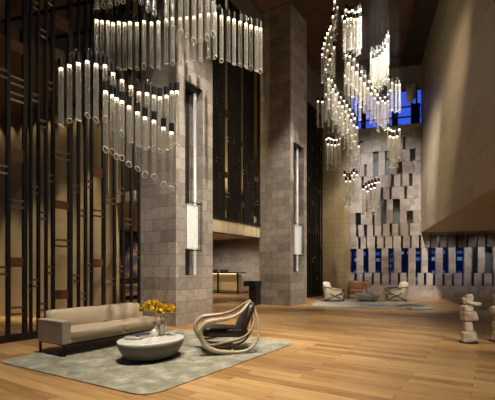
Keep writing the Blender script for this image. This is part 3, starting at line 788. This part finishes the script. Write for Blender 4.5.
def on_table(px, py, z):                            # the point on a horizontal plane of height z
    Y = F*(CH-z)/(py-HY); return Vector(((px-PX)/F*Y, Y, z))
# books
def book(label, p, rz, w, d, h, cover):
    t = thing('book', label, 'book', p, rz, 'books on the oval coffee table')
    mb = MB(); mb.box(-w/2+.004, w/2-.008, -d/2+.006, d/2-.006, .004, h-.004); mb.build('pages', M['white'], t)
    mb = MB(); mb.box(-w/2, w/2, -d/2, d/2, 0, .004); mb.box(-w/2, w/2, -d/2, d/2, h-.004, h); mb.box(-w/2, -w/2+.004, -d/2, d/2, 0.004, h-.004); mb.build('cover', cover, t)
    return t
bp_ = on_table(137, 338.2, TZ)
book('pale covered large book at the bottom of the stack on the oval table', bp_, R2+.25, .26, .34, .035, plain('pale_cover', (.55,.54,.50), .5))
book('dark blue book lying on top of the pale book', bp_+Vector((.03,.06,.035)), R2+.05, .20, .27, .022, plain('navy_cover', (.035,.04,.075), .4))
# vases
M['vglass'] = pane_mat('vase_glass', (.82,.84,.80), .06)
M['ceramic'] = plain('white_ceramic', (.80,.79,.73), .35, noise=.12, nscale=60, bump=.3)
def vase(label, p, prof, mat, n=20):
    o = MB(); inner = [(max(0.001, q-.005), z) for q, z in prof[::-1]]
    inner[-1] = (0.0005, prof[0][1]+.006)
    o.lathe([(0.0005, prof[0][1])]+prof+inner, n)
    return tag(o.build('vase', mat, None, p), label, 'vase', 'vases on the oval coffee table')
v1 = on_table(162, 335.2, TZ); v2 = on_table(155.5, 332.5, TZ); v3 = on_table(154, 336.6, TZ)
vase('tall white ribbed vase holding the dry branches', v1, [(.04,0),(.048,.02),(.05,.11),(.045,.125),(.03,.14),(.03,.165),(.036,.18)], M['ceramic'])
vase('small white bottle vase behind the candle jar with yellow flowers', v2, [(.035,0),(.042,.02),(.042,.08),(.028,.1),(.024,.12),(.03,.135)], M['ceramic'])
j = thing('candle_jar', 'squat white ribbed jar with domed lid in front of the vases', 'jar', v3)
mb = MB(); mb.lathe([(.0005,0),(.05,0),(.054,.012),(.054,.07),(.045,.078),(.0005,.078)], 20); mb.build('body', M['ceramic'], j)
mb = MB(); mb.lathe([(.047,.079),(.04,.1),(.02,.112),(.01,.125),(.0005,.128)], 20); mb.build('lid', M['ceramic'], j)
# yellow flowers
M['yellow'] = plain('yellow_petals', (.95,.62,.02), .6, noise=.25, nscale=40)
M['stem'] = plain('green_stem', (.14,.13,.03), .6)
def bloom_mesh(seed, R):
    rn = random.Random(seed); mb = MB()
    for k in range(34):                             # a head of many short petals
        a = rn.uniform(0, 2*PI); el = rn.uniform(-.35, 1.35)
        dirv = Vector((math.cos(a)*math.cos(el), math.sin(a)*math.cos(el), math.sin(el)))
        s = dirv.cross(Vector((0,0,1))); s = s.normalized() if s.length > .01 else Vector((1,0,0))
        L_ = R*rn.uniform(.75,1.05); wv = R*.22
        tip = dirv*L_ + Vector((0,0,-.1*R)); m_ = dirv*L_*.6; up = s.cross(dirv)*R*.07
        mb.face([Vector((0,0,0)), m_+s*wv+up, tip, m_-s*wv+up]); mb.face([Vector((0,0,0)), m_-s*wv-up, tip, m_+s*wv-up])
    mb.lathe([(.0005,-.3*R),(.42*R,-.1*R),(.5*R,.15*R),(.3*R,.4*R),(.0005,.5*R)], 10)
    return mb
def flower(base, tip, R, label, seed, group):
    t = thing('yellow_flower', label, 'flower', base, 0, group)
    d = Vector(tip)-Vector(base)
    mb = MB(); mb.tube(spline([(0,0,0), d*.5+Vector((0,0,.03)), d], 5), .0035, 5); mb.build('stem', M['stem'], t)
    o = bloom_mesh(seed, R).build('bloom', M['yellow'], t, d, weld=False)
    return t
fl = [(142.5,309.5,-.02),(146.5,306,.05),(150,304.5,0),(154.5,304,.06),(158.5,306,-.04),(162,308,0),(166.5,309,.03),(172,308.5,-.02),(153.5,309.5,-.1),(160,311.5,-.1),(170,311,-.06)]
desc = ['at the outermost sofa side of the bunch','second from the sofa side of the bunch','high on the sofa side of the bunch','topmost in the middle of the bunch','just past the middle of the bunch','over the tall vase mouth','beside the last bloom on the column side','outermost on the column side of the bunch','low in the front middle of the bunch','low in front of the tall vase','low at the column side of the bunch']
for i, ((x, y, dy_), ds) in enumerate(zip(fl, desc)):
    src = v2 if i in (0,1,2,3,8) else v1
    flower(Vector(src)+Vector((random.uniform(-.008,.008), random.uniform(-.008,.008), .09)), at(x, y, src.y+dy_), .095, 'yellow mum bloom '+ds, i, 'yellow flowers on the oval coffee table')
M['twig'] = plain('dry_twig', (.22,.145,.085), .8)
for k, (px, py, ds) in enumerate(((168.5,268,'taller dry branch rising from the white vase'),(165,278,'shorter dry branch leaning beside the taller one'))):
    base = Vector(v1)+Vector((.006*(1-2*k),0,.02)); tip = at(px, py, v1.y+.02)-base
    mb = MB(); mb.tube(spline([(0,0,0), tip*.35+Vector((-.01,0,0)), tip*.7+Vector((.012,0,0)), tip], 5), .004, 5)
    rn = random.Random(k)
    for q in range(9):
        s_ = tip*(.5+.055*q); e_ = s_+Vector((rn.uniform(-.05,.06), rn.uniform(-.04,.04), rn.uniform(.05,.1)))
        mb.tube([s_, (s_+e_)/2+Vector((rn.uniform(-.01,.01),0,0)), e_], .0022, 4)
    tag(mb.build('dry_branch', M['twig'], None, base), ds, 'branch', 'dry branches in the tall vase')

# ------------------------------------------------------------------ ribbon lounge chair
M['ribbon'] = plain('bleached_ash', (.55,.46,.34), .32, noise=.10, nscale=14)
M['blackleather'] = plain('black_leather', (.022,.018,.016), .32, bump=.1, nscale=20)
ch = thing('lounge_chair', 'sculptural rocking lounge chair with looping pale wood ribbons and black leather', 'chair', (-.28, 6.62, .014), math.radians(13.9))
for sgn in (-1, 1):
    y = lambda v_: sgn*v_
    loop = [(.31,y(.07),.815),(.14,y(.20),.68),(-.06,y(.29),.595),(-.28,y(.33),.565),(-.46,y(.345),.535),(-.56,y(.345),.43),(-.555,y(.34),.30),(-.47,y(.33),.155),(-.31,y(.315),.07),(-.08,y(.30),.036),(.16,y(.295),.04),(.32,y(.28),.12),(.415,y(.245),.29),(.42,y(.18),.52),(.37,y(.10),.72)]
    P = spline(loop, 7, True)
    rs = [.027+.02*max(0, min(1, (-p.x+.1)/.5)) for p in P]
    mb = MB(); mb.tube(P, .03, 10, True, rs=rs, flat=.85); mb.build('ribbon_loop', M['ribbon'], ch)
    sup = [(-.50,y(.325),.24),(-.40,y(.30),.165),(-.2,y(.28),.19),(.05,y(.27),.235),(.22,y(.25),.31),(.32,y(.21),.43),(.35,y(.16),.58),(.34,y(.1),.74)]
    P = spline(sup, 7); mb = MB(); mb.tube(P, .024, 10, flat=.8, rs=[.026-.008*i/len(P) for i in range(len(P))]); mb.build('support_ribbon', M['ribbon'], ch)
    low = [(-.45,y(.31),.13),(-.30,y(.22),.115),(-.08,y(.17),.11),(.14,y(.2),.12),(.30,y(.26),.16)]
    mb = MB(); mb.tube(spline(low, 7), .02, 8, flat=.8); mb.build('lower_ribbon', M['ribbon'], ch)
mb = MB(); mb.tube(spline([(-.05,-.3,.05),(.02,-.1,.1),(.02,.1,.1),(-.05,.3,.05)],6), .018, 8); mb.build('cross_stretcher', M['ribbon'], ch)
mb = MB(); mb.tube(spline([(.31,-.09,.815),(.325,0,.83),(.31,.09,.815)],6), .026, 8); mb.build('top_rail', M['ribbon'], ch)
mb = MB(); cushion(mb, -.50, .24, -.28, .28, .27, .41, puff=.025, lean=lambda q: Vector((q.x, q.y*(1-.12*max(0,q.x+.1)), q.z-.06*(q.x+.1)-.05*max(0,-q.x-.4)))); mb.build('seat', M['blackleather'], ch)
def backlean(q):
    t = (q.z-.34)/.46
    return Vector((q.x+.17*t+.03*t*t, q.y*(1-.52*t*t), q.z))
mb = MB(); cushion(mb, .10, .20, -.265, .265, .32, .80, puff=.02, lean=backlean); mb.build('backrest', M['blackleather'], ch)

# ------------------------------------------------------------------ far seating
M['cream'] = plain('cream_boucle', (.66,.60,.48), .8, bump=.4, nscale=90)
M['darkwood'] = plain('dark_walnut', (.06,.03,.016), .35)
def armchair(label, loc, rz):
    t = thing('armchair', label, 'armchair', loc, rz, 'cream armchairs on the far rug')   # faces local -x
    mb = MB(); cushion(mb, -.40, .30, -.30, .30, .20, .42, puff=.03); mb.build('seat', M['cream'], t)
    mb = MB(); cushion(mb, .06, .36, -.34, .34, .07, .80, puff=.05, lean=lambda q: Vector((q.x+(q.z-.3)*.2-.35*max(0,.3-q.z), q.y*(1-.25*max(0,(q.z-.5)/.3)**2), q.z))); mb.build('backrest', M['cream'], t)
    for s in (-1, 1):
        y = s*.36
        mb = MB(); mb.tube(spline([(.36,y*.95,.62),(.1,y,.58),(-.25,y*1.02,.56),(-.42,y*1.02,.5),(-.34,y,.36),(-.05,y*.97,.24),(.25,y*.95,.1),(.36,y*.95,.03)],6), .03, 8, flat=.8); mb.build('arm_ribbon', M['darkwood'], t)
        mb = MB(); mb.tube(spline([(-.44,y*.97,.03),(-.25,y*.98,.16),(.02,y,.27),(.28,y*.97,.45),(.38,y*.95,.62)],6), .03, 8, flat=.8); mb.build('leg_ribbon', M['darkwood'], t)
        mb = MB(); cushion(mb, -.36, .34, s*.29-.05, s*.29+.05, .08, .50, puff=.03); mb.build('side_panel', M['cream'], t)
    return t
pL = floor_at(333.5, 301.4); pR = floor_at(396.5, 301.2); pL.z = pR.z = .014
armchair('cream armchair with dark ribbon arms beside the limestone wall', pL, math.radians(180-12))
armchair('cream armchair with dark ribbon arms in front of the blue windows', pR, math.radians(-20+8))
M['cognac'] = plain('cognac_leather', (.27,.115,.045), .45, noise=.1, nscale=8)
pB = floor_at(357, 298.2); pB.z = .0
t = thing('leather_armchair', 'cognac leather armchair on thin black legs against the limestone corner', 'armchair', pB+d1*-.1, R1)
mb = MB(); cushion(mb, -.38, .38, -.36, .26, .22, .42, puff=.02); mb.build('seat', M['cognac'], t)
mb = MB(); cushion(mb, -.40, .40, .16, .32, .3, .80, puff=.03, lean=lambda q: Vector((q.x, q.y+(q.z-.4)*.15, q.z))); mb.build('backrest', M['cognac'], t)
for s in (-1, 1):
    mb = MB(); cushion(mb, s*.40-.05, s*.40+.05, -.36, .3, .22, .56, puff=.01); mb.build('armrest', M['cognac'], t)
    for y in (-.3, .24):
        mb = MB(); mb.box(s*.38-.014, s*.38+.014, y-.014, y+.014, 0, .24); mb.build('leg', M['black'], t)
# vases and flowers on the far table
va = on_table(364.5, 293.5, TZ2); vb = on_table(370.3, 293.5, TZ2); va.z = vb.z = TZ2; 
va.y = t2.y-.1; vb.y = t2.y+.05; va.x = (364.3-PX)/F*va.y; vb.x = (370.3-PX)/F*vb.y
o = vase('white bottle vase with a flower bunch on the round far table', va, [(.04,0),(.05,.03),(.05,.12),(.03,.16),(.03,.2)], M['ceramic']); o['group'] = 'vases on the round far table'
o = vase('slim glass vase beside the bottle vase on the round far table', vb, [(.035,0),(.04,.03),(.04,.15),(.03,.18),(.03,.2)], M['ceramic']); o['group'] = 'vases on the round far table'
fl2 = [(362.5,284,'at the sofa side of the far bunch'),(365.2,285.5,'lower in the middle of the far bunch'),(368.5,281.5,'topmost in the far bunch'),(371,284.5,'at the window side of the far bunch'),(367.8,286,'low at the front of the far bunch')]
for i, (x, y, ds) in enumerate(fl2):
    src = va if i in (0,1) else vb
    flower(Vector(src)+Vector((random.uniform(-.01,.01), 0, .15)), at(x, y, src.y), .10, 'yellow mum bloom '+ds, 50+i, 'yellow flowers on the round far table')
base = Vector(va)+Vector((0,0,.03)); tip = at(361.5, 275, va.y)-base
mb = MB(); mb.tube(spline([(0,0,0), tip*.5+Vector((.02,0,0)), tip], 5), .006, 5)
for q in range(6):
    s_ = tip*(.5+.08*q); mb.tube([s_, s_+Vector((random.uniform(-.1,.1), 0, .12))], .004, 4)
tag(mb.build('dry_branch', M['twig'], None, base), 'dry branch rising above the yellow flowers on the far table', 'branch')

# ------------------------------------------------------------------ stone totems
M['rock'] = stone('totem_rock', [(.50,.43,.33), (.66,.60,.49), (.74,.69,.58)], bricks=False, vs=5, rough=.8, vein=(.3,.15,.09), veinamt=.5)
M['rock_red'] = stone('totem_rock_red', [(.42,.30,.24), (.55,.43,.35), (.64,.54,.46)], bricks=False, vs=5, rough=.8, vein=(.2,.1,.07))
def rock(mb, c, sx, sy, sz, seed, tilt=0, boxy=.5):
    rn = random.Random(seed); base = len(mb.v)
    bm = bmesh.new(); bmesh.ops.create_cube(bm, size=2); bmesh.ops.subdivide_edges(bm, edges=bm.edges, cuts=3, use_grid_fill=True)
    k = 3+boxy*8
    ph = [rn.uniform(0,6) for _ in range(6)]
    for v in bm.verts:
        p = v.co.copy(); r_ = (abs(p.x)**k+abs(p.y)**k+abs(p.z)**k)**(1/k); p /= r_
        w_ = 1+.10*math.sin(2.3*p.x+ph[0]+1.7*p.z)+.08*math.sin(3.1*p.y+ph[1])+rn.uniform(-.05,.05)
        q = Vector((p.x*sx*w_, p.y*sy*w_, p.z*sz*(1+.05*math.sin(3*p.x+ph[2]))))
        ca, sa = math.cos(tilt), math.sin(tilt)
        q = Vector((q.x*ca-q.z*sa, q.y, q.x*sa+q.z*ca))
        v.co = q+Vector(c)
    bm.verts.index_update()
    for v in bm.verts: mb.v.append(tuple(v.co))
    for f in bm.faces:
        mb.f.append(tuple(base+v.index for v in f.verts)); mb.uv.append([(v.co.x+seed, v.co.z+v.co.y) for v in f.verts]); mb.m.append(0); mb.sm.append(False)
    bm.free()
def totem(label, loc, rz, spec):
    t = thing('stone_totem', label, 'sculpture', loc, rz, 'stacked stone totems')
    mb = MB(); mb.lathe([(.0005,0),(.17,0),(.17,.02),(.0005,.02)], 28, smooth=False); mb.build('base_disc', M['matte_black'], t)
    for i, (x, z, sx, sz, tl, red, bx) in enumerate(spec):
        mb = MB(); rock(mb, (x, 0, z), sx, sx*.72 if sx < .2 else .12, sz, i*7+len(label), tl, bx); mb.build('stone', M['rock_red' if red else 'rock'], t, bevel=.01)
p1 = floor_at(468.5, 342.5); sc = p1.y/F
def px2(x, y): return (x-468.5)*sc, CH+(HY-y)*sc
def spec_of(lst):
    out = []
    for x0, x1, y0, y1, tl, red, bx in lst:
        x, z = px2((x0+x1)/2, (y0+y1)/2); out.append((x, z, (x1-x0)/2*sc, (y1-y0)/2*sc, tl, red, bx))
    return out
s1_ = spec_of([(461,472.5,331.5,342,0,0,.6),(469.5,476,330.8,341.5,.05,1,.6),(463.7,472,320.5,332.5,.1,0,.3),(461,476,311,320.5,.03,1,.8),(462,473,304.8,311.5,-.08,0,.3),(466,480.5,301.6,305.4,-.1,0,.3),(462,466.5,297,304,.4,1,.5),(465.5,472.5,294.5,302,.1,0,.8)])
totem('stacked pale and rust stone totem standing whole on the open floor', p1, 0, s1_)
s2_ = spec_of([(461,473,331.5,342,0,1,.6),(463,474,321,332,.1,0,.4),(464,473,314,321.5,0,1,.6),(460,474,306,315,.05,0,.3),(463,472,299,306,0,0,.3),(462,471,293.5,299.5,.1,1,.6)])
totem('second stacked stone totem cut off by the picture edge', floor_at(499.5, 341.5), .1, s2_)

# ------------------------------------------------------------------ invented sheet for a reflection-like pale shape in the clerestory; city blocks outside
p = WO+e1*wall_u(411)-d1*.15
t = thing('hanging_placeholder', 'curled pale fabric banner hanging before the clerestory window', 'placeholder', (p.x, p.y, 9.45), R1)
mb = MB(); N_ = 10
prof = [(-.22+.44*i/N_*1.0, -.10*math.sin(PI*i/N_)) for i in range(N_+1)]
for i in range(N_):
    (x0, y0_), (x1, y1_) = prof[i], prof[i+1]
    zc0, zc1 = -.05+.35*(1-i/N_)**2*0, 0
    zb0 = .0+.55*max(0, (i/N_-.45))**1.2; zb1 = .0+.55*max(0, ((i+1)/N_-.45))**1.2
    mb.face([(x0,y0_,zb0),(x1,y1_,zb1),(x1,y1_,.98),(x0,y0_,.9)], smooth=True)
o = mb.build('sheet', plain('pale_sheet', (.8,.78,.74), .8), t); sd = o.modifiers.new('solid', 'SOLIDIFY'); sd.thickness = .02
mb = MB(); mb.bar((-.24,0,.95),(.24,0,.97), .03); mb.build('rod', M['black'], t)
def city(name):
    m, nt, b = new_mat(name); L = nt.links.new
    tc = nt.nodes.new('ShaderNodeTexCoord'); br = nt.nodes.new('ShaderNodeTexBrick'); br.offset = 0
    br.inputs['Scale'].default_value = 1; br.inputs['Brick Width'].default_value = .9; br.inputs['Row Height'].default_value = .8; br.inputs['Mortar Size'].default_value = .2
    br.inputs['Color1'].default_value = (.0,.0,.0,1); br.inputs['Color2'].default_value = (1,1,1,1); br.inputs['Mortar'].default_value = (0,0,0,1)
    L(tc.outputs['UV'], br.inputs['Vector'])
    r_ = ramp(nt, [(.35,(0,0,0)),(.5,(.05,.12,.7)),(.8,(.2,.45,1)),(1,(.8,.9,1))]); L(br.outputs['Color'], r_.inputs[0])
    L(r_.outputs[0], b.inputs['Emission Color']); b.inputs['Emission Strength'].default_value = .35; b.inputs['Base Color'].default_value = (.02,.025,.04,1)
    return m
M['city'] = city('city_windows')
for i, (px, wd, hh, Y, lab) in enumerate(((353,8,5,52,'dark block with blue lit windows outside beside the limestone corner'),(389,10,7,64,'dark block with blue lit windows outside the middle windows'),(430,8,4.5,46,'dark block with blue lit windows outside under the bulkhead edge'),(472,9,6.5,62,'dark block with blue lit windows outside beneath the soffit'))):
    p = at(px, HY, Y); t = thing('city_building', lab, 'building', (p.x, p.y, -1), R1, 'lit buildings outside')
    mb = MB(); mb.box(-wd/2, wd/2, 0, 8, 0, hh); mb.build('tower', M['city'], t)
    mb = MB(); mb.box(-wd/2-.2, wd/2+.2, -.2, 8.2, hh, hh+.3); mb.build('roof', M['matte_black'], t)
mb = MB(); mb.box(-60, 90, 1.2, 120, -1.1, -1); wbF('sky_blocker', M['core'], U0-.6, 9, .9, 9, 2.76, 2.9)  # unseen slab outside, added to keep high sky light off the floor
struct(mb.build('ground_outside', plain('asphalt', (.03,.03,.035), .8), None, WO, R1))

# ------------------------------------------------------------------ lights
def spot(loc, target, W, angle=60, blend=.6, col=(1,.80,.55), size=.15):
    l = bpy.data.lights.new('spot_light', 'SPOT'); l.energy = W; l.spot_size = math.radians(angle); l.spot_blend = blend; l.color = col; l.shadow_soft_size = size
    o = bpy.data.objects.new('spot_light', l); COL.objects.link(o); o.location = loc
    o.rotation_euler = (Vector(target)-Vector(loc)).to_track_quat('-Z', 'Y').to_euler(); o['kind'] = 'helper' if False else 'structure'
    del o['kind']
    return o
def point(loc, W, col=(1,.75,.45), size=.08):
    l = bpy.data.lights.new('downlight', 'POINT'); l.energy = W; l.color = col; l.shadow_soft_size = size
    o = bpy.data.objects.new('downlight', l); COL.objects.link(o); o.location = loc; return o
WARM = (1, .88, .70)
zc = CZ-.35
# ceiling spots over the floor
spot((-1.2, 4.6, zc), (-1.5, 6.2, 0), 4200, 44, .8, WARM)
spot((1.2, 4.2, zc), (1.0, 5.6, 0), 3800, 40, .9, WARM)
spot((2.6, 8.6, zc), (1.8, 9.6, 0), 3600, 40, .9, WARM)
spot((4.2, 12.6, zc), (4.9, 15.5, 0), 4200, 38, .9, WARM)
# towards the columns
spot((2.4, 5.6, zc), C1+d2*.7+Vector((0,0,3.4)), 5400, 40, .9, WARM)
spot((4.3, 10.8, zc), C2+d2*.7+Vector((0,0,3.4)), 5000, 36, .9, WARM)
spot((-1.5, 3.4, zc), C1+Vector((-.6,0,1.8)), 900, 28, .9, WARM)
spot((1.4, 8.0, zc), C2+Vector((-.6,0,1.8)), 900, 24, .9, WARM)
# facade wash
spot((3.8, 12.0, zc), WO-e1*2+Vector((0,0,3.6)), 4700, 48, .9, (1,.92,.82))
spot((4.2, 11.6, zc), WO+e1*-.9+Vector((0,0,2.2)), 3800, 34, .9, (1,.92,.82))
spot((3.4, 13.4, zc), A(.7,12.3,2.2), 1900, 30, .9, (1,.84,.58))
# added spots that brighten the chandelier tubes, no fixtures behind them
spot((2.6, 2.4, zc), (-1.6, 7.6, 5), 1500, 40, .9, (1,.9,.74))
spot((4.6, 9.4, zc), (4.0, 14.0, 6.8), 1500, 40, .9, (1,.9,.74))
# bulkhead face wash
spot((2.8, 7.4, zc), WO+e1*BU-d1*2.6+Vector((0,0,3.7)), 4200, 34, 1.0, (1,.80,.52))
# corridor wall wash behind the near screen: small scallops high up, most light low on the wall
for k in range(16):
    t_ = .25+.46*k
    q = KO-e1*t_-d1*.16; spot((q.x,q.y,5.82), KO-e1*t_-d1*.02+Vector((0,0,4.6)), 14, 55, 1, (1,.80,.50), .03)
    if k % 2:
        q = KO-e1*t_-d1*min(1.3, .35+.2*t_); spot((q.x,q.y,5.8), KO-e1*t_+Vector((0,0,-.3)), 800, 25, 1, (1,.83,.55), .05)
# gallery behind the hung screen, lit from the bottom
for s in (2.6, 3.6, 4.6, 5.6):
    q = A(-.5, s, 3.55); spot(q, A(-.85, s, 6), 300, 70, .9, (1,.80,.48), .05)
# fascia lights and recess lights
for s in (3.3, 4.0, 4.7, 5.4):
    spot(A(.55, s, 3.2), A(0, s, 2.75), 5, 100, 1, (1,.86,.62), .05)
for x, y, W_ in ((-4.2,10.0,260),(-2.0,10.8,190),(-6.2,10.0,200),(-5.6,5.4,120),(-5.6,7.8,120)):
    spot(A(x, y, 3.12), A(x-.1, y+.9, .6), W_, 130, 1, (1,.86,.66), .08)
# added spots under the bulkhead that brighten the facade there
for u, W_ in ((.9,150),(2.6,150),(4.4,130),(6.2,110)):
    q = WO+e1*(BU+u)+d1*-1.5; t_ = WO+e1*(BU+u)+Vector((0,0,1.9)); spot((q.x,q.y,3.12), t_, W_, 75, 1, (1,.92,.82))
spot((5.3, 4.6, 3.12), (4.2, 7.3, .5), 520, 30, .8, WARM)
# added spots that dimly brighten the upper wall behind the near screen
for t_ in (1.0, 2.6, 4.2):
    q = KO-e1*t_-d1*.4; spot((q.x,q.y,11.2), KO-e1*t_+Vector((0,0,7)), 130, 50, 1, (1,.76,.44), .05)
